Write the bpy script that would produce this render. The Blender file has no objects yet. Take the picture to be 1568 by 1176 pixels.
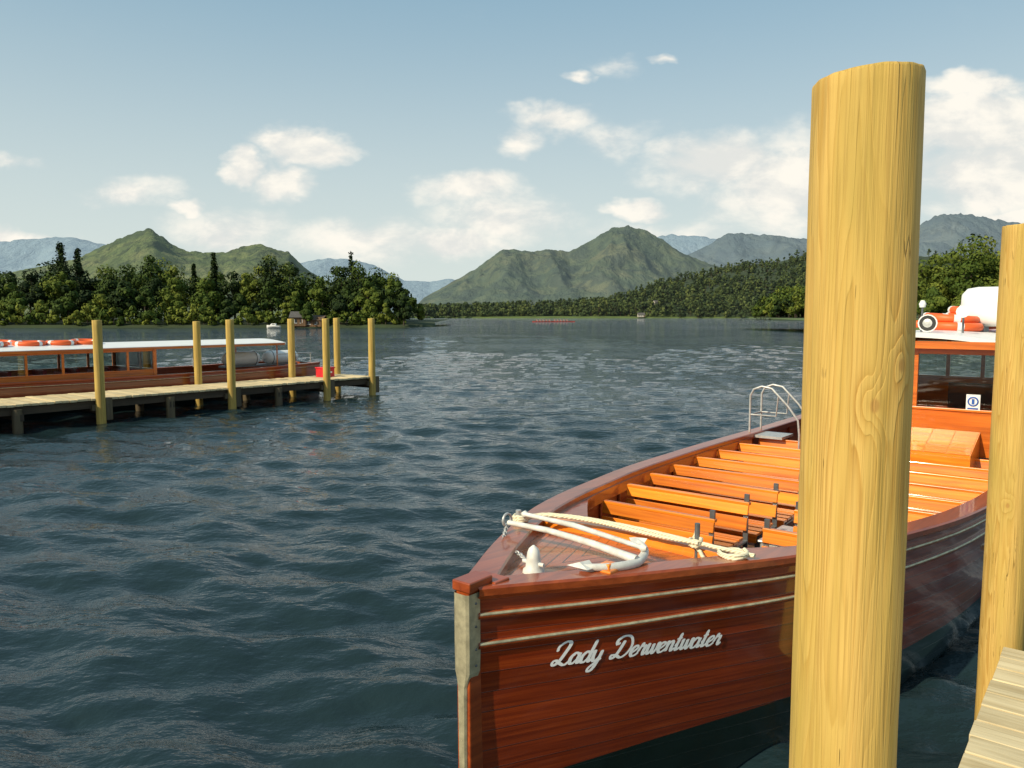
import bpy, math, random
import numpy as np
from mathutils import Vector, Matrix, noise as mnoise
random.seed(7)
scene=bpy.context.scene
scene.view_settings.view_transform='Standard'
scene.view_settings.look='None'
scene.view_settings.exposure=0
HEAD=math.atan2(0.7815,0.624)

# ------------------------------------------------------------ node helpers
def newmat(name):
    m=bpy.data.materials.new(name); m.use_nodes=True
    nt=m.node_tree; nt.nodes.clear()
    o=nt.nodes.new('ShaderNodeOutputMaterial')
    b=nt.nodes.new('ShaderNodeBsdfPrincipled')
    nt.links.new(b.outputs[0],o.inputs[0])
    return m,nt,b
def L(nt,a,b): nt.links.new(a,b)
def setin(nt,inp,v):
    if isinstance(v,bpy.types.NodeSocket): nt.links.new(v,inp)
    else: inp.default_value=v
def M(nt,op,a,b=None,c=None,clamp=False):
    n=nt.nodes.new('ShaderNodeMath'); n.operation=op; n.use_clamp=clamp
    setin(nt,n.inputs[0],a)
    if b is not None: setin(nt,n.inputs[1],b)
    if c is not None: setin(nt,n.inputs[2],c)
    return n.outputs[0]
def VM(nt,op,a,b=None,out=0):
    n=nt.nodes.new('ShaderNodeVectorMath'); n.operation=op
    setin(nt,n.inputs[0],a)
    if b is not None: setin(nt,n.inputs[1],b)
    return n.outputs[out]
def VS(nt,v,s):
    n=nt.nodes.new('ShaderNodeVectorMath'); n.operation='SCALE'; setin(nt,n.inputs[0],v); setin(nt,n.inputs['Scale'],s); return n.outputs[0]
def noise(nt,vec,scale,detail=4,rough=.5,dist=0,out='Fac'):
    n=nt.nodes.new('ShaderNodeTexNoise'); n.inputs['Scale'].default_value=scale
    n.inputs['Detail'].default_value=detail; n.inputs['Roughness'].default_value=rough
    n.inputs['Distortion'].default_value=dist
    if vec is not None: L(nt,vec,n.inputs['Vector'])
    return n.outputs[out]
def ramp(nt,fac,stops):
    n=nt.nodes.new('ShaderNodeValToRGB'); e=n.color_ramp.elements
    while len(e)<len(stops): e.new(.5)
    for el,(p,c) in zip(e,stops):
        el.position=p; el.color=(c[0],c[1],c[2],1)
    L(nt,fac,n.inputs[0]); return n.outputs[0]
def mix(nt,fac,a,b,mode='MIX'):
    n=nt.nodes.new('ShaderNodeMix'); n.data_type='RGBA'; n.blend_type=mode
    setin(nt,n.inputs[0],fac)
    for i,v in ((6,a),(7,b)):
        if isinstance(v,tuple): v=(v[0],v[1],v[2],1)
        setin(nt,n.inputs[i],v)
    return n.outputs[2]
def objco(nt): return nt.nodes.new('ShaderNodeTexCoord').outputs['Object']
def mapping(nt,vec,scale=(1,1,1),loc=(0,0,0),rot=(0,0,0)):
    n=nt.nodes.new('ShaderNodeMapping'); n.inputs['Scale'].default_value=scale
    n.inputs['Location'].default_value=loc; n.inputs['Rotation'].default_value=rot
    L(nt,vec,n.inputs['Vector']); return n.outputs[0]
def bump(nt,h,b,dist=.01,strength=1.0):
    n=nt.nodes.new('ShaderNodeBump'); n.inputs['Distance'].default_value=dist
    n.inputs['Strength'].default_value=strength
    L(nt,h,n.inputs['Height']); L(nt,n.outputs[0],b.inputs['Normal']); return n
def smooth(nt,v,lo,hi):
    n=nt.nodes.new('ShaderNodeMapRange'); n.interpolation_type='SMOOTHSTEP'
    if lo>hi:
        L(nt,v,n.inputs[0]); n.inputs[1].default_value=hi; n.inputs[2].default_value=lo; n.inputs[3].default_value=1; n.inputs[4].default_value=0
    else:
        L(nt,v,n.inputs[0]); n.inputs[1].default_value=lo; n.inputs[2].default_value=hi
    return n.outputs[0]

def wood(name,c1,c2,axis='x',dens=14,stretch=.7,rough=.5,coat=0,bmp=.002,island=.35):
    m,nt,b=newmat(name)
    s=[dens]*3; s['xyz'.index(axis)]=stretch
    oc=objco(nt)
    ri=nt.nodes.new('ShaderNodeNewGeometry').outputs['Random Per Island']
    v=VM(nt,'ADD',oc,VS(nt,(17.3,9.1,13.7),ri))
    n1=noise(nt,mapping(nt,v,tuple(s)),1.0,6,.6,.6)
    n2=noise(nt,v,2.2,2)
    col=ramp(nt,n1,[(.32,c2),(.62,c1)])
    val=M(nt,'ADD',M(nt,'MULTIPLY',M(nt,'SUBTRACT',ri,.5),island*2),1.0)
    val=M(nt,'MULTIPLY',val,M(nt,'ADD',.75,M(nt,'MULTIPLY',n2,.5)))
    L(nt,VS(nt,col,val),b.inputs['Base Color'])
    b.inputs['Roughness'].default_value=rough
    if coat:
        b.inputs['Coat Weight'].default_value=coat; b.inputs['Coat Roughness'].default_value=.06
    bump(nt,n1,b,bmp)
    return m
def plain(name,c,rough=.5,metal=0,var=.25,scale=6,bmp=0.0,coat=0):
    m,nt,b=newmat(name); oc=objco(nt)
    n=noise(nt,oc,scale,5,.6)
    col=ramp(nt,n,[(.3,tuple(x*(1-var) for x in c)),(.7,tuple(min(1,x*(1+var*.5)) for x in c))])
    L(nt,col,b.inputs['Base Color']); b.inputs['Roughness'].default_value=rough; b.inputs['Metallic'].default_value=metal
    if coat: b.inputs['Coat Weight'].default_value=coat
    if bmp: bump(nt,n,b,bmp)
    return m
def glassmat(name):
    m=bpy.data.materials.new(name); m.use_nodes=True; nt=m.node_tree; nt.nodes.clear()
    o=nt.nodes.new('ShaderNodeOutputMaterial'); t=nt.nodes.new('ShaderNodeBsdfTransparent'); t.inputs[0].default_value=(.86,.90,.88,1)
    g=nt.nodes.new('ShaderNodeBsdfGlossy'); g.inputs['Roughness'].default_value=.03
    fr=nt.nodes.new('ShaderNodeFresnel'); fr.inputs[0].default_value=1.5
    mx=nt.nodes.new('ShaderNodeMixShader'); L(nt,M(nt,'MULTIPLY',fr.outputs[0],1.4,clamp=True),mx.inputs[0]); L(nt,t.outputs[0],mx.inputs[1]); L(nt,g.outputs[0],mx.inputs[2]); L(nt,mx.outputs[0],o.inputs[0])
    return m

# ------------------------------------------------------------ mesh builder
class MB:
    def __init__(s): s.v=[];s.f=[];s.m=[];s.sm=[];s.mats=[]
    def mi(s,mat):
        if mat not in s.mats: s.mats.append(mat)
        return s.mats.index(mat)
    def add(s,vs,fs,mat,sm=False):
        o=len(s.v); s.v.extend([tuple(v) for v in vs]); k=s.mi(mat)
        for f in fs: s.f.append([i+o for i in f]); s.m.append(k); s.sm.append(sm)
    def box(s,c,sz,mat,rot=None):
        c=Vector(c); hx,hy,hz=[a/2 for a in sz]
        vs=[Vector((x,y,z)) for x in(-hx,hx) for y in(-hy,hy) for z in(-hz,hz)]
        if rot is not None: vs=[rot@v for v in vs]
        vs=[v+c for v in vs]
        s.add(vs,[(0,1,3,2),(4,6,7,5),(0,4,5,1),(2,3,7,6),(0,2,6,4),(1,5,7,3)],mat)
    def beam(s,p0,p1,w,h,mat,up=(0,0,1)):
        p0=Vector(p0);p1=Vector(p1);d=(p1-p0); ln=d.length; d.normalize()
        up=Vector(up); sd=d.cross(up)
        if sd.length<1e-4: sd=Vector((1,0,0))
        sd.normalize(); u=sd.cross(d)
        R=Matrix((d,sd,u)).transposed()
        s.box((p0+p1)/2,(ln,w,h),mat,R)
    def tube(s,pts,r,mat,n=8,closed=False,caps=True,flat=1.0):
        pts=[Vector(p) for p in pts]; k=len(pts)
        rs=r if hasattr(r,'__len__') else [r]*k
        vs=[];prev=None
        for i,p in enumerate(pts):
            a=pts[(i-1)%k] if (closed or i>0) else p
            b=pts[(i+1)%k] if (closed or i<k-1) else p
            t=(b-a)
            if t.length<1e-9: t=Vector((0,0,1))
            t.normalize()
            if prev is None:
                u=Vector((0,0,1)) if abs(t.z)<.9 else Vector((1,0,0))
            else: u=prev
            sd=t.cross(u)
            if sd.length<1e-6: sd=t.cross(Vector((.3,.9,.1)))
            sd.normalize(); u=sd.cross(t); prev=u
            for j in range(n):
                an=2*math.pi*j/n
                vs.append(p+(sd*math.cos(an)+u*math.sin(an)*flat)*rs[i])
        fs=[]
        for i in range(k if closed else k-1):
            for j in range(n):
                a=i*n+j;b=i*n+(j+1)%n;c=((i+1)%k)*n+(j+1)%n;d=((i+1)%k)*n+j
                fs.append((a,b,c,d))
        s.add(vs,fs,mat,True)
        if caps and not closed:
            s.add(vs[:n],[tuple(range(n-1,-1,-1))],mat); s.add(vs[-n:],[tuple(range(n))],mat)
    def grid(s,P,mat,sm=True):
        n=len(P);m=len(P[0]); vs=[p for row in P for p in row]
        s.add(vs,[(i*m+j,i*m+j+1,(i+1)*m+j+1,(i+1)*m+j) for i in range(n-1) for j in range(m-1)],mat,sm)
    def make(s,name,parent=None,bevel=0):
        me=bpy.data.meshes.new(name); me.from_pydata(s.v,[],s.f)
        for mt in s.mats: me.materials.append(mt)
        me.polygons.foreach_set('material_index',s.m); me.polygons.foreach_set('use_smooth',s.sm); me.update()
        ob=bpy.data.objects.new(name,me); scene.collection.objects.link(ob)
        if parent: ob.parent=parent
        if bevel:
            b=ob.modifiers.new('bev','BEVEL'); b.width=bevel; b.segments=2; b.limit_method='ANGLE'; b.angle_limit=math.radians(50)
        return ob
def empty(name,loc=(0,0,0),rz=0):
    e=bpy.data.objects.new(name,None); scene.collection.objects.link(e); e.location=loc; e.rotation_euler=(0,0,rz); e.empty_display_size=.2; return e
def npmesh(name,V,F,mats,mi=None,smooth_=True,attr=None,parent=None,uv=None):
    V=np.asarray(V,dtype=np.float32);F=np.asarray(F,dtype=np.int32)
    me=bpy.data.meshes.new(name); me.vertices.add(len(V)); me.vertices.foreach_set('co',V.ravel())
    k=F.shape[1]; me.loops.add(F.size); me.loops.foreach_set('vertex_index',F.ravel())
    me.polygons.add(len(F)); me.polygons.foreach_set('loop_start',np.arange(0,F.size,k,dtype=np.int32))
    me.polygons.foreach_set('loop_total',np.full(len(F),k,dtype=np.int32))
    for m in mats: me.materials.append(m)
    if mi is not None: me.polygons.foreach_set('material_index',np.asarray(mi,dtype=np.int32))
    me.polygons.foreach_set('use_smooth',np.full(len(F),smooth_,dtype=bool))
    me.update(calc_edges=True)
    if attr is not None:
        a=me.attributes.new('tint','FLOAT','POINT'); a.data.foreach_set('value',np.asarray(attr,dtype=np.float32))
    if uv is not None:
        u=me.uv_layers.new(name='UVMap'); u.data.foreach_set('uv',np.asarray(uv,dtype=np.float32)[F.ravel()].ravel())
    ob=bpy.data.objects.new(name,me); scene.collection.objects.link(ob)
    if parent: ob.parent=parent
    return ob
def curve(xs,ys):
    xs=np.array(xs,float);ys=np.array(ys,float)
    m=np.gradient(ys,xs)
    def f(x):
        x=np.clip(x,xs[0],xs[-1]); i=np.clip(np.searchsorted(xs,x)-1,0,len(xs)-2)
        h=xs[i+1]-xs[i]; t=(x-xs[i])/h
        return (2*t**3-3*t**2+1)*ys[i]+(t**3-2*t**2+t)*h*m[i]+(-2*t**3+3*t**2)*ys[i+1]+(t**3-t**2)*h*m[i+1]
    return f

# ------------------------------------------------------------ world, sun, camera
SUN_EL=math.radians(35); SUN_AZ=math.radians(232)
tosun=Vector((math.sin(SUN_AZ)*math.cos(SUN_EL),math.cos(SUN_AZ)*math.cos(SUN_EL),math.sin(SUN_EL)))
w=bpy.data.worlds.new("World"); scene.world=w; w.use_nodes=True; nt=w.node_tree; nt.nodes.clear()
wo=nt.nodes.new('ShaderNodeOutputWorld'); bg=nt.nodes.new('ShaderNodeBackground'); L(nt,bg.outputs[0],wo.inputs[0])
sky=nt.nodes.new('ShaderNodeTexSky'); sky.sky_type='NISHITA'; sky.sun_disc=False; sky.sun_elevation=SUN_EL; sky.sun_rotation=SUN_AZ
sky.air_density=1.0; sky.dust_density=1.5; sky.ozone_density=1.0
dirv=nt.nodes.new('ShaderNodeTexCoord').outputs['Generated']
sp=nt.nodes.new('ShaderNodeSeparateXYZ'); L(nt,dirv,sp.inputs[0])
yy=M(nt,'MAXIMUM',M(nt,'ABSOLUTE',sp.outputs[1]),.05)
cb=nt.nodes.new('ShaderNodeCombineXYZ'); L(nt,M(nt,'DIVIDE',sp.outputs[0],yy),cb.inputs[0]); L(nt,M(nt,'DIVIDE',sp.outputs[2],yy),cb.inputs[1])
P=cb.outputs[0]
wc=noise(nt,mapping(nt,P,(1,1.6,1)),9.0,4,.6,0,'Color')
PW=VM(nt,'ADD',P,VM(nt,'MULTIPLY',VM(nt,'SUBTRACT',wc,(.5,.5,.5)),(.12,.07,0)))
clouds=[(-312,258,85,25,1.2),(-403,222,36,22,1.15),(-344,206,50,28,1.0),(186,163,52,17,1.2),(315,232,110,45,1.05),(420,195,140,75,1.0),
(700,280,130,55,1.2),(740,215,150,60,1.05),(690,340,80,19,1.0),(-60,190,80,28,.92),(-95,108,105,28,1.0),(-20,145,120,40,.74),(60,286,62,22,.80),(15,262,44,20,.65),
(150,268,90,26,.48),(105,358,30,11,.75),(226,378,26,9,.7),(160,374,42,18,.45),(-575,188,90,22,.70),(-755,235,55,14,.50),(-495,163,28,12,.85),(-430,130,130,36,.70),
(-770,118,110,16,.95),(-220,110,160,36,.64),(780,150,90,18,.9),(230,112,200,34,.58)]
mxv=None
for (cx,cz,rx,rz,st) in clouds:
    d=VM(nt,'SUBTRACT',PW,(cx/1180,cz/1180,0)); d=VM(nt,'MULTIPLY',d,(1180/(rx*1.35),1180/(rz*1.5),0))
    ln=VM(nt,'LENGTH',d,out=1)
    v=M(nt,'MULTIPLY',M(nt,'SUBTRACT',1.0,ln,clamp=True),st)
    mxv=v if mxv is None else M(nt,'MAXIMUM',mxv,v)
nz=noise(nt,mapping(nt,P,(1,1.8,1)),10.0,6,.6,.2)
dens=M(nt,'ADD',mxv,M(nt,'MULTIPLY',M(nt,'SUBTRACT',nz,.5),.95))
cl=smooth(nt,dens,.05,.78)
gate=M(nt,'ADD',smooth(nt,mxv,0.0,.30),0.10)
cl=M(nt,'MULTIPLY',cl,gate,clamp=True)
core=smooth(nt,nz,.38,.60)
ccol=mix(nt,core,(7.2,7.3,7.0),(9.3,8.9,8.0))
hz=smooth(nt,M(nt,'SUBTRACT',.46,sp.outputs[2]),0.0,.48)
base=mix(nt,.72,sky.outputs[0],(2.7,4.6,5.8))
base=mix(nt,M(nt,'MULTIPLY',hz,.86),base,(7.0,7.55,7.0))
L(nt,mix(nt,cl,base,ccol),bg.inputs[0]); bg.inputs[1].default_value=.108

sl=bpy.data.lights.new('sun','SUN'); sl.energy=5.0; sl.angle=math.radians(.5); sl.color=(1,.87,.63)
so=bpy.data.objects.new('sun',sl); scene.collection.objects.link(so); so.rotation_euler=tosun.to_track_quat('Z','Y').to_euler(); so.location=(-20,-20,30)
cam=bpy.data.cameras.new('camera'); co=bpy.data.objects.new('camera',cam); scene.collection.objects.link(co)
co.location=(0,0,2.4); co.rotation_euler=(math.radians(90-5.04),0,0); cam.sensor_width=36; cam.lens=27.09; cam.clip_end=30000; cam.clip_start=.05
scene.camera=co

# ------------------------------------------------------------ water
def build_water():
    ang=np.radians(np.concatenate([np.linspace(-46,46,680),np.linspace(46,314,60)[1:]])); nr=1040
    r=np.concatenate([[.5],2.0*np.power(9500/2.0,np.linspace(0,1,nr))])
    dr=r*math.log(9500/2.0)/nr
    R,A=np.meshgrid(r,ang,indexing='ij'); X=R*np.sin(A); Y=R*np.cos(A); Z=np.zeros_like(X)
    rg=np.random.default_rng(9)
    amp=.80+.35*np.sin(X*.11+1.3*np.sin(Y*.07))*np.sin(Y*.13+.8)+.2*np.sin(X*.31+Y*.17)*np.sin(Y*.41-X*.1)
    for i in range(90):
        lam=.22*(1.9/.22)**(rg.random()); k=2*math.pi/lam
        th=math.radians(-104+rg.normal()*27); ph=rg.random()*6.28
        ph_=k*(X*math.cos(th)+Y*math.sin(th))+ph
        wgt=np.clip(lam/(dr*2.6)-.7,0,1)[:,None]*amp
        Z+=wgt*(.033/k)*(np.sin(ph_)+.30*np.cos(2*ph_))
    n,m=X.shape
    V=np.stack([X,Y,Z],-1).reshape(-1,3)
    i=np.arange(n-1)[:,None]; j=np.arange(m)[None,:]; j2=(j+1)%m
    F=np.stack([i*m+j,i*m+j2+0*i,(i+1)*m+j2,(i+1)*m+j],-1).reshape(-1,4)
    mt,nt,b=newmat('lake_water'); oc=objco(nt)
    b.inputs['Roughness'].default_value=.03; b.inputs['IOR'].default_value=1.33
    b.inputs['Base Color'].default_value=(.011,.024,.028,1)
    n1=noise(nt,mapping(nt,oc,(1.0,1.8,1),rot=(0,0,.25)),8.0,3,.55,0)
    n2=noise(nt,mapping(nt,oc,(.9,2.4,1),rot=(0,0,-.12)),1.0,4,.62,0)
    r2=M(nt,'SUBTRACT',1.0,M(nt,'ABSOLUTE',M(nt,'SUBTRACT',M(nt,'MULTIPLY',n2,2.0),1.0)))
    patch=smooth(nt,noise(nt,mapping(nt,oc,(.035,.09,1)),1.0,3),.35,.65)
    rngd=VM(nt,'LENGTH',oc,out=1)
    farw=smooth(nt,rngd,8.0,50.0)
    w2=M(nt,'MULTIPLY',M(nt,'ADD',.15,M(nt,'MULTIPLY',farw,1.35)),M(nt,'ADD',.7,M(nt,'MULTIPLY',patch,.6)))
    h=M(nt,'ADD',M(nt,'MULTIPLY',n1,.15),M(nt,'MULTIPLY',r2,w2))
    bump(nt,h,b,.10,1.0)
    return npmesh('lake_water',V,F,[mt])
build_water()

# ------------------------------------------------------------ hills
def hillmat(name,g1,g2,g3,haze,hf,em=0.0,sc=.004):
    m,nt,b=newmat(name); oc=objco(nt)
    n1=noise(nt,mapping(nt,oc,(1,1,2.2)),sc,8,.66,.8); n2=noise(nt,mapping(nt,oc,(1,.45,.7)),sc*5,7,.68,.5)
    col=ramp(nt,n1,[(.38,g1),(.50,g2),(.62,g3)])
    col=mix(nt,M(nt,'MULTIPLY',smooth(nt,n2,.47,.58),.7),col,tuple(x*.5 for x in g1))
    col=mix(nt,hf,col,haze); L(nt,col,b.inputs['Base Color']); b.inputs['Roughness'].default_value=1; b.inputs['Specular IOR Level'].default_value=0  # aerial haze is mixed straight into the fell colour
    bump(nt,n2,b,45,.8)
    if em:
        b.inputs['Emission Color'].default_value=(.55,.66,.72,1); b.inputs['Emission Strength'].default_value=em  # faint bluish glow stands in for airlight in front of the fells
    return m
class Ridge:
    """pts: crest profile in image pixels from the centre column and horizon row, scaled out to D"""
    def __init__(s,pts,D,front,back,rough=.25,seed=0,power=1.15):
        s.D=D;s.front=front;s.back=back;s.rough=rough;s.seed=seed;s.power=power
        s.xs=np.array([p[0] for p in pts],float); s.zs=np.array([p[1] for p in pts],float)
    def pos(s,u,rho):
        k=s.D/1180
        rng=s.D+(rho*s.back if rho>0 else rho*s.front)
        x=u*rng/1180
        p=float(np.interp(u,s.xs,s.zs))*k
        n=mnoise.fractal(Vector((x/(.16*s.D),rng/(.16*s.D),s.seed*3.7)),1.0,2.1,6)
        rid=1-abs(mnoise.noise(Vector((x/(.05*s.D)+n*.5,rng/(.22*s.D),s.seed*1.3))))*2
        rid2=1-abs(mnoise.noise(Vector((x/(.018*s.D)+n*.8,rng/(.09*s.D),s.seed*2.3))))*2
        a=abs(rho)
        sh=(1-a)**s.power
        z=p*(sh+s.rough*(n*.8+(rid-.5)*.8+(rid2-.5)*.25)*min(1,a*3.2)*(1-a))
        z+=p*.022*mnoise.fractal(Vector((x/(.010*s.D),rng/(.02*s.D),s.seed)),.8,2,5)
        if a>.97: z=-8
        return (x,rng,z+2.0)
    def build(s,name,mat,nu=260,nv=56):
        us=np.linspace(s.xs[0],s.xs[-1],nu); rh=np.concatenate([np.linspace(-1,0,int(nv*.75)),np.linspace(0,1,int(nv*.25)+1)[1:]])
        V=[s.pos(u,r) for u in us for r in rh]; m=len(rh)
        F=[(i*m+j,(i+1)*m+j,(i+1)*m+j+1,i*m+j+1) for i in range(nu-1) for j in range(m-1)]
        return npmesh(name,V,F,[mat])
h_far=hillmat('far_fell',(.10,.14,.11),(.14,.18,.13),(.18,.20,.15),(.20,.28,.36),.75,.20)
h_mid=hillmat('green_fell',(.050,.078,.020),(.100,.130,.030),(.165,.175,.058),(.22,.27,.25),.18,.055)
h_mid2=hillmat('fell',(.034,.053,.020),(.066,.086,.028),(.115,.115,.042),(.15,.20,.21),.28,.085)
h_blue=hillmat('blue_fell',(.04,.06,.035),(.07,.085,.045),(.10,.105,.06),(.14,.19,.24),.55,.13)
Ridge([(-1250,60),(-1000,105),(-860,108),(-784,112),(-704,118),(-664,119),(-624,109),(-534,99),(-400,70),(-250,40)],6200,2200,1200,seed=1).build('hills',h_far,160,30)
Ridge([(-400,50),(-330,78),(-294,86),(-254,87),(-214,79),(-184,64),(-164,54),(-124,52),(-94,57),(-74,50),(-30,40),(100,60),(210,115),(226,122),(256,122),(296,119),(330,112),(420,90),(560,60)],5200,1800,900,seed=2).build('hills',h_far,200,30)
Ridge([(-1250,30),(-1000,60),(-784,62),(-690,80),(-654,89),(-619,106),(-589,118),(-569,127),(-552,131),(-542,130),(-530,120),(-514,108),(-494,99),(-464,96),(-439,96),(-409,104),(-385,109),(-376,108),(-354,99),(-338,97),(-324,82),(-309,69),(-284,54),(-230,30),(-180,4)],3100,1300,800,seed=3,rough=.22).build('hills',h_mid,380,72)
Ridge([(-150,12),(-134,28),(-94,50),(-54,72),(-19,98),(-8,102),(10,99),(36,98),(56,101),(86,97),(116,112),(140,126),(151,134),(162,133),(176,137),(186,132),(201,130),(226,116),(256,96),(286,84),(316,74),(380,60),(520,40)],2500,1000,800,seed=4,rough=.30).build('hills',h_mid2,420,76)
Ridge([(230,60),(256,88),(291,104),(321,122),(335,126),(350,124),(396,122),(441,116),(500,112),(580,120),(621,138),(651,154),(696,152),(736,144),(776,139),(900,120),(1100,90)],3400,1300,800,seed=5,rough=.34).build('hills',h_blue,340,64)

forest_floor=plain('woodland_ground',(.030,.048,.015),1,0,.5,.05)
meadow=plain('meadow_ground',(.09,.13,.03),1,0,.3,.05)
RF=Ridge([(-190,2),(-150,4),(-60,8),(40,12),(140,18),(190,34),(236,52),(280,60),(316,70),(396,80),(441,92),(520,98),(620,90),(760,85),(1000,60)],1600,690,500,rough=.14,seed=8,power=.9)
RF.build('hills',forest_floor,160,40)

# ------------------------------------------------------------ trees
def leafmat(name,dark,midc,light,em=0):
    m,nt,b=newmat(name)
    at=nt.nodes.new('ShaderNodeAttribute'); at.attribute_name='tint'
    col=ramp(nt,at.outputs['Fac'],[(.05,dark),(.5,midc),(.95,light)])
    L(nt,col,b.inputs['Base Color']); b.inputs['Roughness'].default_value=.75; b.inputs['Specular IOR Level'].default_value=.12
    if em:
        b.inputs['Emission Color'].default_value=(.55,.66,.70,1); b.inputs['Emission Strength'].default_value=em  # faint bluish glow stands in for airlight over far foliage
    return m
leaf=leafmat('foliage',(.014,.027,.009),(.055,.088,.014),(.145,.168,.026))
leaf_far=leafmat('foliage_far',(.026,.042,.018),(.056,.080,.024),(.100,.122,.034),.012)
bark=plain('bark',(.06,.045,.03),.9,0,.4,2)
def quads(pos,nrm,size,rg):
    nrm=nrm/np.maximum(np.linalg.norm(nrm,axis=1,keepdims=True),1e-6)
    r=rg.normal(size=(len(pos),3)); a=np.cross(nrm,r); a/=np.maximum(np.linalg.norm(a,axis=1,keepdims=True),1e-6); b=np.cross(nrm,a)
    s=size[:,None]*.5; s2=s*rg.uniform(.6,1,(len(pos),1))
    return np.stack([pos-a*s-b*s2*.6,pos+a*s*.5-b*s2,pos+a*s+b*s2*.6,pos-a*s*.5+b*s2],1).reshape(-1,3)
class Forest:
    def __init__(s,seed): s.rg=np.random.default_rng(seed); s.V=[];s.T=[];s.MI=[];s.nv=0;s.F=[]
    def _addq(s,V,t,mi):
        n=len(V)//4; s.V.append(V); s.T.append(np.asarray(t)); s.MI.append(np.full(n,mi))
        s.F.append(np.arange(n*4).reshape(-1,4)+s.nv); s.nv+=n*4
    def stick(s,p0,p1,r0,r1,k=6):
        p0=np.array(p0,float);p1=np.array(p1,float);d=p1-p0;d/=np.linalg.norm(d)
        a=np.cross(d,[.3,.9,.1]);a/=np.linalg.norm(a);b=np.cross(d,a);Q=[]
        for j in range(k):
            c0,s0=math.cos(2*math.pi*j/k),math.sin(2*math.pi*j/k);c1,s1=math.cos(2*math.pi*(j+1)/k),math.sin(2*math.pi*(j+1)/k)
            Q+= [p0+(a*c0+b*s0)*r0,p0+(a*c1+b*s1)*r0,p1+(a*c1+b*s1)*r1,p1+(a*c0+b*s0)*r1]
        s._addq(np.array(Q),np.zeros(len(Q)),1)
    def broad(s,x,y,z,H,R,nl,leafsz,tint=None,low=.12,lobes=15):
        rg=s.rg; tint=rg.uniform(.0,.85) if tint is None else tint
        s.stick((x,y,z-.3),(x+rg.normal()*.1*R,y,z+H*.55),.022*H+.05,.01*H,6)
        zc=z+H*(low+1)/2; rz=H*(1-low)/2
        per=nl//lobes
        for i in range(lobes):
            u=rg.normal(size=3);u/=np.linalg.norm(u);rr=rg.random()**.4
            if i==0: u=np.array([0,0,1.]);rr=1
            lr=R*rg.uniform(.28,.50)
            hz_=u[2]*rr
            wid=1.0 if hz_<0 else (1-.3*hz_)
            c=np.array([x+u[0]*rr*(R-lr*.6)*wid,y+u[1]*rr*(R-lr*.6)*wid,zc+hz_*(rz-lr*.75)])
            if i<5: s.stick((x,y,z+H*rg.uniform(.25,.5)),c+1e-3,.010*H,.004*H,4)
            d=rg.normal(size=(per,3));d/=np.linalg.norm(d,axis=1,keepdims=True)
            rad=lr*(.72+.30*rg.random((per,1)))*(1+.16*np.sin(d[:,:1]*5+i)*np.cos(d[:,1:2]*4+i*2))
            pos=c+d*rad*np.array([1,1,.82]); pos[:,2]=np.maximum(pos[:,2],z+.05)
            V=quads(pos,d+rg.normal(size=(per,3))*.22,leafsz*rg.uniform(.5,1.3,per),rg)
            lt=np.clip(tint+rg.normal()*.08+rg.normal(size=per)*.07,0,1)
            s._addq(V,np.repeat(lt,4),0)
    def conifer(s,x,y,z,H,R,nl,leafsz,tint=.15,low=.12,sparse=False):
        rg=s.rg; s.stick((x,y,z-.3),(x,y,z+H),.016*H+.04,.01,6)
        tiers=14 if sparse else 20; per=nl//tiers
        for i in range(tiers):
            t=low+(1-low)*i/tiers; rr=R*(1-t)**.8*rg.uniform(.75,1.15)+.15
            nb=7
            for b_ in range(nb):
                an=rg.uniform(0,6.28); k=max(4,per//nb)
                q=rg.random(k)**.7
                ln=rr*rg.uniform(.65,1.1)
                pos=np.stack([x+np.cos(an)*q*ln+rg.normal(size=k)*.07*R,y+np.sin(an)*q*ln+rg.normal(size=k)*.07*R,z+H*t-q*ln*(.0 if sparse else .28)+rg.normal(size=k)*.015*H],1)
                if sparse: pos[:,2]+=q*ln*.1
                nn=np.stack([np.cos(an)*np.ones(k)*.5,np.sin(an)*np.ones(k)*.5,np.ones(k)],1)+rg.normal(size=(k,3))*.5
                s._addq(quads(pos,nn,leafsz*rg.uniform(.5,1.1,k),rg),np.repeat(np.clip(tint+rg.normal(size=k)*.08,0,1),4),0)
    def make(s,name,lm):
        return npmesh(name,np.vstack(s.V),np.vstack(s.F),[lm,bark],np.concatenate(s.MI),False,np.concatenate(s.T))
def shore(name,pts_front,depth,zt,mat,nx=80):
    pts=np.array(pts_front,float); t=np.linspace(0,len(pts)-1,nx); X=np.interp(t,range(len(pts)),pts[:,0]);Y=np.interp(t,range(len(pts)),pts[:,1])
    rows=[(-.04,-.6),(0,.02),(.02,.35),(.1,.6),(.3,.85),(.6,1),(1,1)]
    V=[]
    for a in range(nx):
        for (d,z) in rows:
            jx=mnoise.noise(Vector((a*.3,d*5,1)))*2
            V.append((X[a]+jx*.5,Y[a]+d*depth+jx*(.5 if d<.5 else 0),z*zt if z>0 else z))
    m=len(rows);F=[(i*m+j,(i+1)*m+j,(i+1)*m+j+1,i*m+j+1) for i in range(nx-1) for j in range(m-1)]
    return npmesh(name,V,F,[mat])
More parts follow.
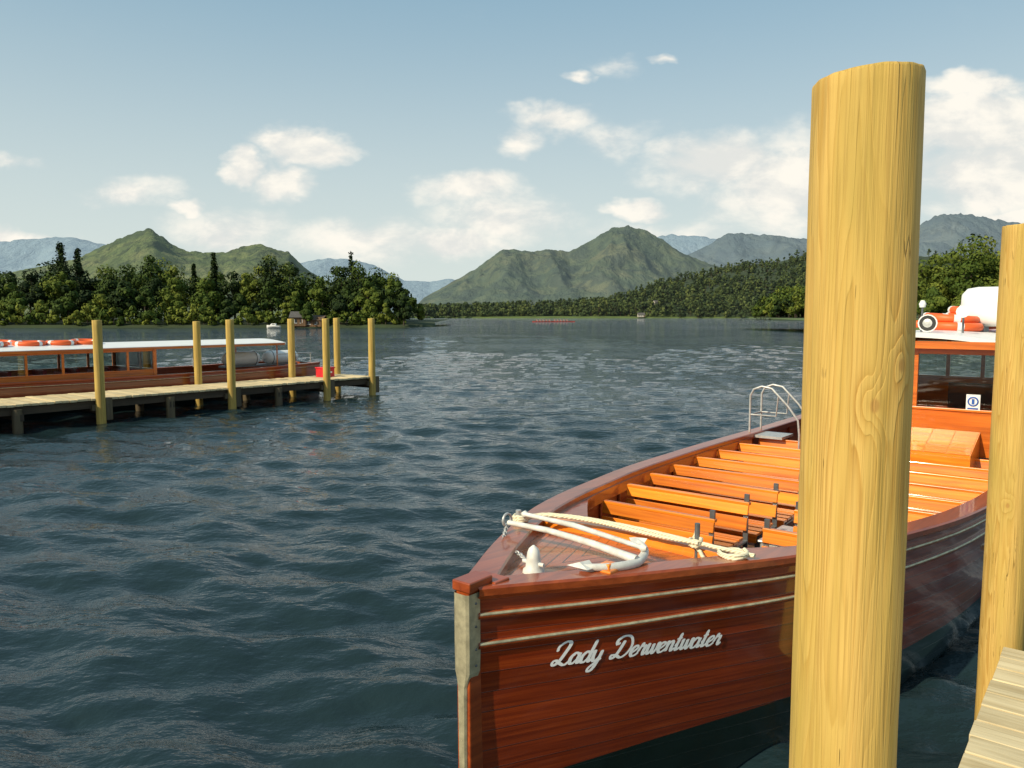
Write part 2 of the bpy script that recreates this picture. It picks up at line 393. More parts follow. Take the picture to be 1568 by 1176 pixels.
# --- wooded island at left
shore('island_ground',[(-190,150),(-140,154),(-106,158),(-80,160),(-50,160),(-30,161),(-22,163),(-17.5,172)],60,1.5,forest_floor,100)
top_x=[-1300,-900,-784,-745,-715,-684,-650,-620,-575,-545,-520,-490,-455,-440,-400,-375,-350,-330,-310,-285,-255,-235,-215,-195,-170,-150,-141,-138]
top_z=[ 78,  78,  68,  80,  84,  88,  84,  78,  86,  88,  82,  74,  78,  88,  72,  88,  90,  76,  66,  82,  86,  80,  76,  72,  62,  46,  30, 4]
FI=Forest(21); rg=FI.rg
for row,(yy_,f0,f1,st_) in enumerate([(187,.86,1.08,1.0),(178,.76,1.04,1.05),(170,.52,.92,1.1),(165,.36,.68,1.0)]):
    x=-150.0
    while x<-20:
        y=yy_+rg.normal()*1.6; ref=x/y*1180
        zt=float(np.interp(ref,top_x,top_z)); H=(zt/1180*y+1.2)*rg.uniform(f0,f1)
        if H>3:
            R=min(5.8,H*.39)*rg.uniform(.75,1.15)
            FI.broad(x,y,.7,H,R,1900,.54,low=.03 if row>1 else .12,lobes=15)
        x+=rg.uniform(4.0,6.6)*st_
x=-150.0
while x<-22:
    y=float(np.interp(x,[-190,-106,-30,-20],[152,159,162.3,166]))+rg.uniform(.6,2.0)
    ref=x/y*1180
    gap=(-352<ref<-290)
    H=rg.uniform(2.0,5.0)*(.35 if gap else 1)
    if ref>-165: H*=.7
    FI.broad(x,y,.1,H,H*.55,420,.5,tint=rg.uniform(.40,1.0),low=0,lobes=8)
    x+=rg.uniform(1.6,3.0)
FI.make('island_forest',leaf)
for nm,xr,y,H,R,nl,sp in [('conifer_tree',-684,176,18.4,3.3,2600,False),('conifer_tree',-658,178,17.4,3.0,2200,False),('conifer_tree',-452,172,15.9,1.9,2200,False),('conifer_tree',-483,174,13.6,1.6,1500,False),('pine_tree',-244,172,16.2,2.0,500,True),('conifer_tree',-372,173,13.6,1.5,1500,False)]:
    F_=Forest(int(-xr)); F_.conifer(xr*y/1180,y,.7,H,R,nl,.55,tint=.12,sparse=sp,low=.3 if sp else .12); F_.make(nm,leaf)
# --- far shore woodland
FD=Forest(33); rg=FD.rg
for i in range(2300):
    u=rg.uniform(600,850) if i%9==0 else rg.uniform(-165,455); rho=-1+.03+ (rg.random()**1.4)*.95
    x,y,z=RF.pos(u,rho)
    if mnoise.noise(Vector((x/120,y/160,3)))>.26 and rho>-.90: continue
    con=rg.random()<.25 and rho>-.7
    Ht=rg.uniform(8,17)*(1 if rho<-.8 else 1.1)
    FD.broad(x,y,max(z,0)-1,Ht,rg.uniform(4,7) if not con else 3,84,2.6,tint=rg.uniform(.0,.9) if not con else .05,low=0,lobes=6)
x=-130
while x<360:
    y=918+rg.normal()*5+8*math.sin(x*.02)
    FD.broad(x,y,-.5,rg.uniform(7,18)+ (6 if 100<x<150 else 0),rg.uniform(4,7.5),130,2.2,tint=rg.uniform(.1,1),low=0,lobes=8)
    x+=rg.uniform(3.5,7)
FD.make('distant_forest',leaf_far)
shore('far_shore_ground',[(-150,912),(-60,905),(40,900),(160,903),(300,906),(700,900)],60,2.5,meadow,80)
# --- headland behind the post
FH=Forest(44); rg=FH.rg
shore('headland_ground',[(161,480),(170,466),(200,462),(320,450)],90,2,forest_floor,40)
for i in range(110):
    x=rg.uniform(166,320) if i%2 else rg.uniform(165,190); y=472+rg.uniform(0,50)+ (10 if x<172 else 0); H=min(2+(x-160)*1.3,rg.uniform(13,23))
    FH.broad(x,y,.5,H,H*.36+1,300,1.3,low=.03,lobes=9)
FH.make('headland_forest',leaf)
# --- near right shore
shore('right_shore_ground',[(44,96),(58,92),(80,90),(150,84)],60,2.0,meadow,50)
FR=Forest(55); rg=FR.rg
for (xr,y,H,R) in [(596,126,10.2,4.5),(622,118,9.6,4.2),(650,128,11.4,4.5),(668,118,10.6,4.0),(697,112,12.6,4.6),(716,120,13.4,4.6),(742,112,10.4,4.2),(770,118,11.6,4.4),(800,112,11.5,4.4),(840,112,12,5),(640,108,5.0,2.4),(690,106,4.4,2.2),(725,106,5.2,2.4)]:
    FR.broad(xr*y/1180,y,1.4,H,R,3600,.40,tint=rg.uniform(.40,.95),low=.08,lobes=20)
FR.make('shore_trees',leaf)

# ------------------------------------------------------------ small distant structures
whitep=plain('white_paint',(.80,.80,.78),.35,0,.05,3)
stone=plain('stone_wall',(.24,.21,.17),.9,0,.3,2)
slate=plain('slate_roof',(.09,.085,.08),.8,0,.3,3)
dkglass=plain('dark_window',(.02,.025,.03),.1)
brownw=wood('brown_boards',(.16,.09,.045),(.08,.045,.02),'z',6,.5,.8)
def house(name,x,y,z,w_,d_,h_,rh,rz,wall,roof=None):
    e=empty(name,(x,y,z),rz); mb=MB(); mb.box((0,0,h_/2),(w_,d_,h_),wall)
    mb.add([(-w_/2,-d_/2,h_),(-w_/2,d_/2,h_),(-w_/2,0,h_+rh)],[(0,1,2)],wall); mb.add([(w_/2,-d_/2,h_),(w_/2,d_/2,h_),(w_/2,0,h_+rh)],[(0,2,1)],wall); mb.make('walls',e)
    mb=MB(); o=.3
    for s_ in(-1,1):
        k=rh/(d_/2)
        mb.add([(-w_/2-o,s_*(d_/2+o),h_-o*k+.02),(w_/2+o,s_*(d_/2+o),h_-o*k+.02),(w_/2+o,0,h_+rh+.02),(-w_/2-o,0,h_+rh+.02),
                (-w_/2-o,s_*(d_/2+o),h_-o*k+.16),(w_/2+o,s_*(d_/2+o),h_-o*k+.16),(w_/2+o,0,h_+rh+.16),(-w_/2-o,0,h_+rh+.16)],
               [(0,1,2,3),(4,5,6,7),(0,1,5,4),(0,3,7,4),(1,2,6,5)],roof or slate)
    mb.make('roof',e)
    mb=MB(); n=max(2,int(w_/2.2))
    for i in range(n):
        cx=-w_/2+(i+.5)*w_/n; mb.box((cx,-d_/2-.03,h_*.55),(.9,.06,h_*.38),dkglass)
        mb.box((cx,-d_/2-.02,h_*.55-h_*.21),(1.1,.1,.08),whitep); mb.box((cx,-d_/2-.07,h_*.55),(.06,.03,h_*.38),whitep)
    mb.make('windows',e); mb=MB(); mb.box((w_*.5-.6,-d_/2-.04,1.0),(.9,.08,2.0),brownw); mb.make('door',e)
brownroof=plain('brown_roof',(.13,.085,.055),.8,0,.3,2)
cream=plain('cream_render',(.45,.42,.36),.8,0,.1,2)
house('stone_boathouse',-44.4,162,.3,3.2,4,1.9,1.0,.1,brownw,slate)
house('wooden_boathouse',-41.2,162.5,.2,3.8,4,1.4,.8,-.1,brownw,brownroof)
house('white_house',151,905,1.2,8,6,2.6,2.4,0,cream,slate); house('white_house',178,955,16,7,6,3.4,2.2,.3,cream,slate)
def rowing(name,x,y,rz,n):
    e=empty(name,(x,y,0),rz); mb=MB(); Lh=n*1.3+4; red=plain('red_hull',(.5,.05,.03),.4)
    P_=[]
    for i in range(17):
        t=i/16; b_=.33*math.sin(math.pi*t)**.6+.01; X=(t-.5)*Lh; P_.append([(X,-b_,.32),(X,-b_*.8,.05),(X,0,-.1),(X,b_*.8,.05),(X,b_,.32)])
    mb.grid(P_,red); mb.make('hull',e); mb=MB(); shirt=plain('shirt',(.5,.2,.16),.8); skin=plain('skin',(.4,.24,.17),.6)
    for k in range(n):
        cx=(k-n/2)*1.3; mb.tube([(cx,0,.25),(cx-.05,0,.5),(cx-.1,0,.78),(cx-.12,0,.86)],[.17,.19,.21,.07],shirt,8)
        mb.tube([(cx-.12,0,.86),(cx-.12,0,.93),(cx-.12,0,1.03),(cx-.12,0,1.1)],[.06,.1,.1,.04],skin,8)
        for sg in(-1,1):
            mb.tube([(cx-.08,sg*.2,.76),(cx+.15,sg*.28,.6),(cx+.35,sg*.2,.6)],[.06,.05,.04],shirt,6)
            mb.tube([(cx+.35,sg*.1,.6),(cx+.1,sg*2.4,.05)],.02,whitep,5)
    mb.make('rowers',e)
rowing('rowing_boat',13.5,318,.05,5); rowing('rowing_boat',21,322,.02,5)
def cruiser(name,x,y,z,rz,sc=1.0):
    e=empty(name,(x,y,z),rz); e.scale=(sc,sc,sc); mb=MB(); P_=[]
    for i in range(15):
        t=i/14; b_=1.05*(1-(1-min(1,t*1.8))**2)**.6+.02; X=t*5.5; zt=1.15-.3*t
        P_.append([(X,-b_,zt),(X,-b_*.92,.55),(X,-b_*.55,.05),(X,0,-.12),(X,b_*.55,.05),(X,b_*.92,.55),(X,b_,zt)])
    mb.grid(P_,whitep); mb.add(P_[-1],[tuple(range(7))],whitep); mb.grid([[p[0],p[-1]] for p in P_],whitep,False); mb.make('hull',e)
    mb=MB(); mb.add([(1.4,-.8,.95),(1.4,.8,.95),(3.9,.85,.95),(3.9,-.85,.95),(2.1,-.65,1.75),(2.1,.65,1.75),(3.8,.7,1.8),(3.8,-.7,1.8)],[(0,1,5,4),(1,2,6,5),(2,3,7,6),(3,0,4,7),(4,5,6,7)],whitep); mb.make('cabin',e,.05)
    mb=MB(); mb.box((2.9,-.80,1.45),(1.3,.03,.3),dkglass); mb.box((2.9,.80,1.45),(1.3,.03,.3),dkglass); mb.make('windows',e)
cruiser('motor_cruiser',55,97,1.9,.3,1.2); cruiser('motor_cruiser',61,99,2.0,-.2,1.2); cruiser('motor_cruiser',66,97,2.0,2.8,1.1)
cruiser('motor_cruiser',-50,157.5,.0,0,.5)

# ------------------------------------------------------------ post / jetty materials
def postmat(name,knots):
    m,nt,b=newmat(name); oc=objco(nt)
    n=noise(nt,mapping(nt,oc,(9.5,9.5,.55)),1.0,3,.45,.10)
    v=M(nt,'MULTIPLY',n,22.0)
    kd=None
    for (kx,ky,kz,amp) in knots:
        d=VM(nt,'MULTIPLY',VM(nt,'SUBTRACT',oc,(kx,ky,kz)),(1,1,.6)); ln=VM(nt,'LENGTH',d,out=1)
        g=M(nt,'POWER',2.718,M(nt,'MULTIPLY',M(nt,'MULTIPLY',ln,ln),-1300.0)); v=M(nt,'ADD',v,M(nt,'MULTIPLY',g,amp))
        ks=smooth(nt,ln,.010,.005); kd=ks if kd is None else M(nt,'MAXIMUM',kd,ks)
    fr=M(nt,'FRACT',v); ringv=M(nt,'MULTIPLY',M(nt,'POWER',fr,1.8),smooth(nt,fr,1.0,.88))
    ringv=M(nt,'MULTIPLY',ringv,M(nt,'ADD',.40,M(nt,'MULTIPLY',smooth(nt,noise(nt,mapping(nt,oc,(8,8,1.6)),1,2),.38,.6),.75)))
    wide=noise(nt,mapping(nt,oc,(13,13,.7)),1.0,4,.6)
    fine=noise(nt,mapping(nt,oc,(230,230,3.0)),1.0,3,.6,.1)
    cr=noise(nt,mapping(nt,oc,(24,24,.8)),1.0,1.5,.5,.1)
    crk=smooth(nt,M(nt,'ABSOLUTE',M(nt,'SUBTRACT',cr,.5)),.0050,.0)
    crackm=M(nt,'MULTIPLY',crk,smooth(nt,noise(nt,oc,5.0,3,.6),.54,.60))
    col=mix(nt,ringv,(.63,.415,.120),(.44,.235,.045))
    col=mix(nt,M(nt,'MULTIPLY',smooth(nt,wide,.38,.66),.70),col,(.50,.345,.080))
    col=mix(nt,M(nt,'MULTIPLY',smooth(nt,noise(nt,mapping(nt,oc,(6,6,1.3)),1,4),.46,.68),.50),col,(.34,.26,.055))
    col=mix(nt,M(nt,'MULTIPLY',smooth(nt,fine,.50,.66),.34),col,(.27,.155,.035))
    col=mix(nt,M(nt,'MULTIPLY',crackm,.6),col,(.14,.08,.02))
    if kd is not None: col=mix(nt,M(nt,'MULTIPLY',kd,.6),col,(.36,.18,.05))
    L(nt,col,b.inputs['Base Color']); b.inputs['Roughness'].default_value=.68; b.inputs['Specular IOR Level'].default_value=.3
    h=M(nt,'ADD',M(nt,'MULTIPLY',ringv,-.35),M(nt,'ADD',M(nt,'MULTIPLY',fine,.6),M(nt,'MULTIPLY',crackm,-1.0)))
    bump(nt,h,b,.0028,1.0)
    return m
def post(name,x,y,r,zt,zb,mat,seed,nseg=72,nz=110,parent=None,tilt=.004):
    V=[];F=[];rows=nz+5
    for i in range(rows):
        if i<=nz: z=zb+(zt-.006-zb)*(i/nz); rr=1
        else: z,rr=[(zt-.002,.985),(zt,.965),(zt+.001,.6),(zt+.001,.0)][i-nz-1]
        for j in range(nseg):
            a=2*math.pi*j/nseg; c,s_=math.cos(a),math.sin(a)
            R=r*rr*(1+.040*mnoise.noise(Vector((c*1.3,s_*1.3,z*.8+seed)))+.018*mnoise.noise(Vector((c*3,s_*3,z*2.5+seed)))+.010*mnoise.noise(Vector((c*7,s_*7,z*5+seed))))
            R*=1+.045*(zt-z)/(zt-zb)
            dz=(tilt*c+.003*mnoise.noise(Vector((c*3,s_*3,seed*2))))*rr if i>=nz else 0
            V.append((R*c,R*s_,z+dz))
    for i in range(rows-1):
        for j in range(nseg): F.append((i*nseg+j,i*nseg+(j+1)%nseg,(i+1)*nseg+(j+1)%nseg,(i+1)*nseg+j))
    ob=npmesh(name,V,F,[mat],parent=parent); ob.location=(x,y,0); return ob
k1=postmat('post_wood',[(-.006,-.091,2.245,2.6),(.040,-.083,2.315,1.8)])
k2=postmat('post_wood_b',[(-.03,-.095,2.33,2.0),(-.06,-.08,1.45,2.0)])
post('mooring_post',.634,1.417,.0925,2.823,-1.2,k1,3,96,160,tilt=.006)
post('mooring_post',2.552,3.885,.098,2.852,-1.2,k2,8)
deckwood=wood('deck_boards',(.68,.56,.34),(.46,.35,.18),'y',26,1.2,.8,0,.003,.12)
darktimber=wood('dark_timber',(.07,.05,.03),(.03,.022,.014),'x',8,.8,.85)
nj=empty('wooden_jetty',(1.58,2.61,0),HEAD)
mb=MB(); s=1.30
while s>-8:
    y1=0.0+random.uniform(-.006,.006)
    if abs(s-.07-(-1.517))<.19: y1=-.13
    mb.box((s-.07,(-2.4+y1)/2,.78+random.uniform(-.0015,.0015)),(.138,2.4+y1,.04),deckwood,Matrix.Rotation(random.uniform(-.002,.002),3,'Z'))
    s-=.146
mb.make('deck_boards',nj,.004)
mb=MB()
for yy_ in(-.18,-1.2,-2.2): mb.box((-3.3,yy_,.66),(9.1,.09,.19),darktimber)
for xx in(-6.5,-4,-1.75,.9): mb.box((xx,-1.2,.47),(.1,2.3,.18),darktimber)
mb.make('beams',nj)
mb=MB()
for xx in(-6.5,-4,-1.75,.9):
    for yy_ in(-.35,-2.0): mb.tube([(xx+.12,yy_,-1.2),(xx+.12,yy_,.56)],.09,darktimber,12)
mb.make('piles',nj)

# far-left jetty
oldpost=wood('old_post_wood',(.50,.35,.085),(.28,.18,.042),'z',16,.9,.8,0,.004,.1)
wetpost=wood('wet_pile',(.12,.09,.045),(.05,.038,.022),'z',10,.8,.6)
lj=empty('wooden_jetty',(-9.27,17.2,0),HEAD)
mb=MB(); s=8.05
while s>-9:
    mb.box((s-.07,.74,.55+random.uniform(-.006,.006)),(.138,1.62+random.uniform(-.03,.03),.045),deckwood); s-=.15
mb.make('deck_boards',lj)
mb=MB()
for yy_ in(.05,.75,1.42): mb.box((-.5,yy_,.43),(17.1,.09,.17),darktimber)
for k in(-8,-6.4,-4.8,-3.2,-1.62,0,1.62,3.24,4.65,6.25,7.95): mb.box((k,.74,.29),(.11,1.75,.14),darktimber)
mb.make('beams',lj)
for i,(sx,sy,zt,r) in enumerate([(0,0,2.31,.10),(3.24,0,2.31,.10),(6.25,0,2.33,.10),(7.95,0,2.33,.10),(3.26,1.475,2.26,.095),(6.25,1.475,2.32,.10),(7.95,1.475,2.34,.10)]):
    post('pile_%d'%(i+1),sx,sy-(.07 if sy==0 else -.1),r,zt,-1,oldpost,i+2,20,24,parent=lj)
mb=MB()
for sx in(-8,-6.4,-4.8,-3.2,-1.66,1.62,4.65):
    for sy in(-.04,1.5): mb.tube([(sx,sy,-1),(sx,sy,.47)],.10,wetpost,12)
for sx in(0,3.24,6.25,7.95):
    mb.box((sx+.16,-.06,.32),(.14,.14,.5),wetpost); mb.box((sx-.02,-.02,.36),(.32,.10,.13),wetpost)
mb.make('short_piles',lj)
mb=MB(); redp=plain('red_paint',(.6,.02,.03),.45)
mb.box((6.95,.9,.70),(.42,.36,.26),redp); mb.box((6.95,.9,.85),(.46,.40,.04),redp); mb.box((6.95,.70,.72),(.2,.02,.05),whitep)
mb.make('red_storage_box',lj,.01)

# ------------------------------------------------------------ launches
def hullmat():
    m,nt,b=newmat('varnished_hull_planks')
    uv=nt.nodes.new('ShaderNodeUVMap').outputs[0]; sx=nt.nodes.new('ShaderNodeSeparateXYZ'); L(nt,uv,sx.inputs[0])
    so_=nt.nodes.new('ShaderNodeSeparateXYZ'); L(nt,objco(nt),so_.inputs[0])
    pv=M(nt,'DIVIDE',sx.outputs[1],.088); fl=M(nt,'FLOOR',pv); fr=M(nt,'FRACT',pv)
    wn=nt.nodes.new('ShaderNodeTexWhiteNoise'); wn.noise_dimensions='1D'; L(nt,fl,wn.inputs['W'])
    c=nt.nodes.new('ShaderNodeCombineXYZ'); L(nt,M(nt,'MULTIPLY',sx.outputs[0],1.6),c.inputs[0]); L(nt,M(nt,'MULTIPLY',sx.outputs[1],60),c.inputs[1]); L(nt,M(nt,'MULTIPLY',wn.outputs[0],30),c.inputs[2])
    g=noise(nt,c.outputs[0],1.0,6,.6,.2)
    col=ramp(nt,g,[(.3,(.140,.016,.003)),(.52,(.235,.032,.005)),(.75,(.34,.055,.008))])
    col2=VS(nt,col,M(nt,'ADD',.78,M(nt,'MULTIPLY',wn.outputs[0],.44)))
    seam=smooth(nt,M(nt,'MINIMUM',fr,M(nt,'SUBTRACT',1.0,fr)),.0,.030)
    col=mix(nt,seam,(.04,.010,.003),col2)
    col=mix(nt,smooth(nt,so_.outputs[2],.335,.34),(.006,.014,.010),col)  # green-black bottom paint, its dark tone also standing in for shade on the hull
    L(nt,col,b.inputs['Base Color']); b.inputs['Roughness'].default_value=.28; b.inputs['Coat Weight'].default_value=1.0; b.inputs['Coat Roughness'].default_value=.05
    wav=noise(nt,mapping(nt,uv,(2,4,1)),1.0,3)
    bump(nt,M(nt,'ADD',M(nt,'MULTIPLY',seam,.6),M(nt,'MULTIPLY',wav,1.5)),b,.0022)
    return m
hull_m=hullmat()
mahog=wood('mahogany_rail',(.36,.070,.014),(.20,.032,.006),'x',22,.8,.30,.35,.0006,.12)
bench_m=wood('bench_slat',(.90,.270,.018),(.60,.135,.008),'y',30,.9,.30,.4,.0006,.30)
inner_m=wood('inner_lining',(.32,.065,.012),(.16,.028,.007),'x',16,.7,.4,.3,.001,.1)
floor_m=wood('cabin_sole',(.16,.09,.05),(.09,.05,.03),'x',14,.7,.6)
galv=plain('galvanised_metal',(.55,.55,.53),.42,.5,.25,25,.0005)
brass=plain('weathered_brass_band',(.58,.52,.34),.38,.5,.40,18,.0006)
whitegalv=plain('white_anchor_paint',(.66,.65,.60),.5,0,.3,14,.0008)
dkmetal=plain('grey_metal',(.16,.17,.18),.4,.5,.3,12)
glass=glassmat('window_glass')
orange=plain('orange_lifebuoy',(.80,.12,.02),.5,0,.1,5)
black=plain('black_rubber',(.015,.015,.016),.5)
def ropemat():
    m,nt,b=newmat('rope'); oc=objco(nt); w_=nt.nodes.new('ShaderNodeTexWave'); w_.inputs['Scale'].default_value=30; w_.inputs['Distortion'].default_value=1.5; w_.bands_direction='DIAGONAL'; L(nt,oc,w_.inputs[0])
    L(nt,ramp(nt,w_.outputs['Fac'],[(.1,(.60,.52,.34)),(.6,(.82,.76,.56))]),b.inputs['Base Color']); b.inputs['Roughness'].default_value=.9; bump(nt,w_.outputs['Fac'],b,.002); return m
rope=ropemat()
def deckmat():
    m,nt,b=newmat('foredeck_planks'); oc=objco(nt); sx=nt.nodes.new('ShaderNodeSeparateXYZ'); L(nt,oc,sx.inputs[0])
    ay=M(nt,'ABSOLUTE',sx.outputs[1]); t=M(nt,'DIVIDE',M(nt,'SUBTRACT',ay,M(nt,'MULTIPLY',sx.outputs[0],.36)),.062); fr=M(nt,'FRACT',t); fl=M(nt,'FLOOR',t)
    wn=nt.nodes.new('ShaderNodeTexWhiteNoise'); wn.noise_dimensions='1D'; L(nt,fl,wn.inputs['W'])
    g=noise(nt,mapping(nt,oc,(3,40,1)),1,5,.6)
    col=ramp(nt,g,[(.3,(.30,.068,.020)),(.7,(.50,.135,.044))]); c2=VS(nt,col,M(nt,'ADD',.8,M(nt,'MULTIPLY',wn.outputs[0],.4)))
    seam=smooth(nt,M(nt,'MINIMUM',fr,M(nt,'SUBTRACT',1.0,fr)),.03,.09)
    L(nt,mix(nt,seam,(.05,.018,.010),c2),b.inputs['Base Color']); b.inputs['Roughness'].default_value=.25; b.inputs['Coat Weight'].default_value=.4; b.inputs['Coat Roughness'].default_value=.08
    bump(nt,seam,b,.0006); return m
fdeck=deckmat()

class Hull:
    def __init__(s,bx,by,zx,zy,Lh): s.b=curve(bx,by); s.z=curve(zx,zy); s.L=Lh
    def hb(s,x,z):
        zs=s.z(x); q=np.clip((zs-z)/(zs+.35),0,1); m=min(1,max(0,x/3.0)); m=m*m*(3-2*m)
        return float(s.b(x)*((1-m)*(1-.42*q**1.1)+m*math.sqrt(max(0,1-q**6))))
    def build(s,par):
        xs=s.L*(np.linspace(0,1,90)**1.35); nq=40
        V=[];UV=[]
        for x in xs:
            zs=float(s.z(x))
            for j in range(-nq,nq+1):
                q=1-abs(j)/nq
                z=zs-q*(zs+.35); sg=-1 if j<0 else 1
                hb=s.hb(x,z) if q<.999 else 0
                V.append((x,sg*hb,z)); UV.append((x,zs-z))
        m=2*nq+1; F=[(i*m+j,(i+1)*m+j,(i+1)*m+j+1,i*m+j+1) for i in range(len(xs)-1) for j in range(m-1)]
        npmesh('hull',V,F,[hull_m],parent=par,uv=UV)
        mb=MB(); mb.add(V[-m:],[tuple(range(m))],inner_m)
        P_=[]
        for x in np.linspace(.35,s.L-.1,60):
            zs=float(s.z(x)); row=[]
            for q in np.linspace(0,.5,8):
                z=zs-.01-q*(zs+.35); row.append((x,-(max(.01,s.hb(x,z)-.045)),z))
            P_.append(row)
        mb.grid(P_,inner_m); mb.grid([[(a,-b_,c) for a,b_,c in r] for r in P_],inner_m)
        mb.make('inner_lining',par)
        mb=MB()
        for sg in(-1,1):
            rows=[]
            for x in np.concatenate([np.linspace(.0,1.5,24),np.linspace(1.6,s.L,60)]):
                zs=float(s.z(x)); b_=float(s.b(x)); wi=min(.13,b_*.9+.01)
                rows.append([(x,sg*(b_+.028),zs-.005),(x,sg*(b_+.028),zs+.024),(x,sg*(b_+.018),zs+.034),(x,sg*(b_-wi+.01),zs+.034),(x,sg*(b_-wi),zs+.026),(x,sg*(b_-wi),zs-.03),(x,sg*(b_+.0),zs-.03),(x,sg*(b_+.028),zs-.005)])
            mb.grid(rows,mahog,False)
        mb.make('caprail',par)
    def rails(s,par,offs):
        mb=MB()
        for sg in(-1,1):
            for o in offs:
                pts=[];pts2=[]
                for x in np.concatenate([np.linspace(.01,2,30),np.linspace(2.1,s.L,40)]):
                    k=max(.72,1-.06*x); z=float(s.z(x))-o*k; y=s.hb(x,z)
                    pts.append((x,sg*(y+.006),z)); pts2.append((x,sg*(y+.017),z+.006))
                mb.tube(pts,.017,mahog,8); mb.tube(pts2,.008,brass,8)
        mb.make('rubbing_strakes',par)
H1=Hull([0,.25,.5,1,1.5,2,2.8,3.5,4.2,5.2,6.8,9,11,13,14.5],[.028,.165,.305,.555,.78,.95,1.155,1.30,1.39,1.46,1.49,1.5,1.42,1.2,.9],
        [0,.5,1,1.6,2.8,4.2,6,8.5,12,14.5],[1.235,1.205,1.175,1.135,1.06,1.0,.965,.945,1.0,1.1],14.5)
b1=empty('passenger_launch',(-.18,3.17,0),HEAD)
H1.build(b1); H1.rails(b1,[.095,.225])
mb=MB()
mb.add([(-.035,-.036,-.3),(-.035,.036,-.3),(.05,.04,-.3),(.05,-.04,-.3),(-.045,-.036,1.27),(-.045,.036,1.27),(.06,.04,1.27),(.06,-.04,1.27)],[(0,1,5,4),(1,2,6,5),(2,3,7,6),(3,0,4,7),(4,5,6,7)],mahog)
mb.box((.02,0,1.275),(.15,.10,.045),mahog); mb.box((.13,0,1.245),(.10,.15,.05),mahog)
mb.make('stem_post',b1,.006)
mb=MB(); rows=[]
for z,wd,dp in[(1.245,.042,.05),(.98,.042,.05),(.90,.040,.048),(.84,.024,.03),(.6,.022,.028),(.2,.02,.025),(-.3,.02,.025)]:
    xf=-.047+(1.27-z)*.0065
    rows.append([(xf+dp+.012,-wd-.004,z),(xf-.003,-wd,z),(xf-.012,-wd*.7,z),(xf-.012,wd*.7,z),(xf-.003,wd,z),(xf+dp+.012,wd+.004,z)])
mb.grid(rows,brass,False)
for z in(1.2,1.1,1.0,.93): mb.tube([(-.01,-.045,z),(-.01,-.049,z)],[.006,.004],dkmetal,8)
mb.make('stem_band',b1)
mb=MB(); rows=[]
for x in np.linspace(.05,1.36,24):
    b_=float(H1.b(x))-.02; z=float(H1.z(x))-.035
    rows.append([(x,-b_+2*b_*t,z+.03*(1-(2*t-1)**2)) for t in np.linspace(0,1,13)])
mb.grid(rows,fdeck); mb.make('foredeck',b1)
mb=MB(); rows=[]
for y in np.linspace(-.64,.64,17):
    z=float(H1.z(1.36)); zc=z-.035+.03*(1-(y/.66)**2)
    rows.append([(1.30,y,zc),(1.30,y,zc+.05),(1.315,y,zc+.06),(1.36,y,zc+.06),(1.37,y,zc+.05),(1.37,y,zc-.16)])
mb.grid(rows,bench_m,False)
for sg in(-1,1):
    rows=[]
    for x in np.linspace(1.36,6.6,30):
        b_=float(H1.b(x)); z=float(H1.z(x)); wi=max(.03,.34*(1-(x-1.36)/1.0)) if x<2.3 else .02
        rows.append([(x,sg*(b_-.11),z-.005),(x,sg*(b_-.12-wi),z-.012),(x,sg*(b_-.12-wi),z-.10)])
    mb.grid(rows,mahog,False)
mb.make('coaming',b1)
mb=MB(); rows=[]
for x in np.linspace(1.37,14.3,40):
    b_=H1.hb(x,.32)-.03; rows.append([(x,-b_,.32),(x,b_,.32)])
mb.grid(rows,floor_m,False)
for x in np.arange(1.9,13.5,.45):
    for sg in(-1,1):
        zz=np.linspace(.32,float(H1.z(x))-.04,6); mb.tube([(x,sg*(H1.hb(x,z)-.05),z) for z in zz],.018,mahog,6)
rows=[]
for z in np.linspace(.32,1.08,8):
    y=H1.hb(1.38,z)-.03; rows.append([(1.38,-y,z),(1.38,y,z)])
mb.grid(rows,inner_m,False)
mb.make('interior',b1)
mb=MB(); mm=MB()
for k in range(8):
    x0=2.28+.61*k; b_=float(H1.b(x0+.1))-.15; zo=float(H1.z(x0))-.03
    for (ya,yb) in((.02,b_),(-b_,-.32)):
        ym=(ya+yb)/2; wd=yb-ya
        zt=min(zo,1.02)
        for j in range(4): mb.box((x0-.16+.095*j,ym,zt-.27+.004*j),(.082,wd,.022),bench_m)
        R=Matrix.Rotation(math.radians(12),3,'Y')
        for j in range(2): mb.box((x0+.225+.022*j,ym,zt-.165+.115*j),(.022,wd,.095),bench_m,R)
        mb.box((x0+.262,ym,zt-.015),(.045,wd+.01,.022),bench_m)
        mb.box((x0-.19,ym,zt-.30),(.02,wd,.06),bench_m)
        yy_=(ya+.02) if ya>0 else (yb-.02)
        mm.box((x0+.25,yy_,(zt+.32)/2-.01),(.012,.035,zt-.32),dkmetal); mm.box((x0-.12,yy_,(zt-.29+.32)/2),(.012,.035,zt-.61),dkmetal)
        mm.box((x0+.05,yy_,zt-.30),(.4,.03,.012),dkmetal)
        mm.box((x0+.262,yy_,zt+.02),(.02,.035,.07),dkmetal)
        mm.box((x0+.1,ym,(zt-.29+.32)/2),(.03,.03,zt-.61),dkmetal)
mb.make('benches',b1,.003); mm.make('bench_stanchions',b1)
mb=MB(); mb.box((3.5,-.15,.52),(.5,.24,.36),galv); mb.box((3.5,-.15,.71),(.54,.27,.02),galv); mb.box((4.5,-.15,.45),(.5,.24,.22),whitep); mb.make('aisle_locker',b1,.01)
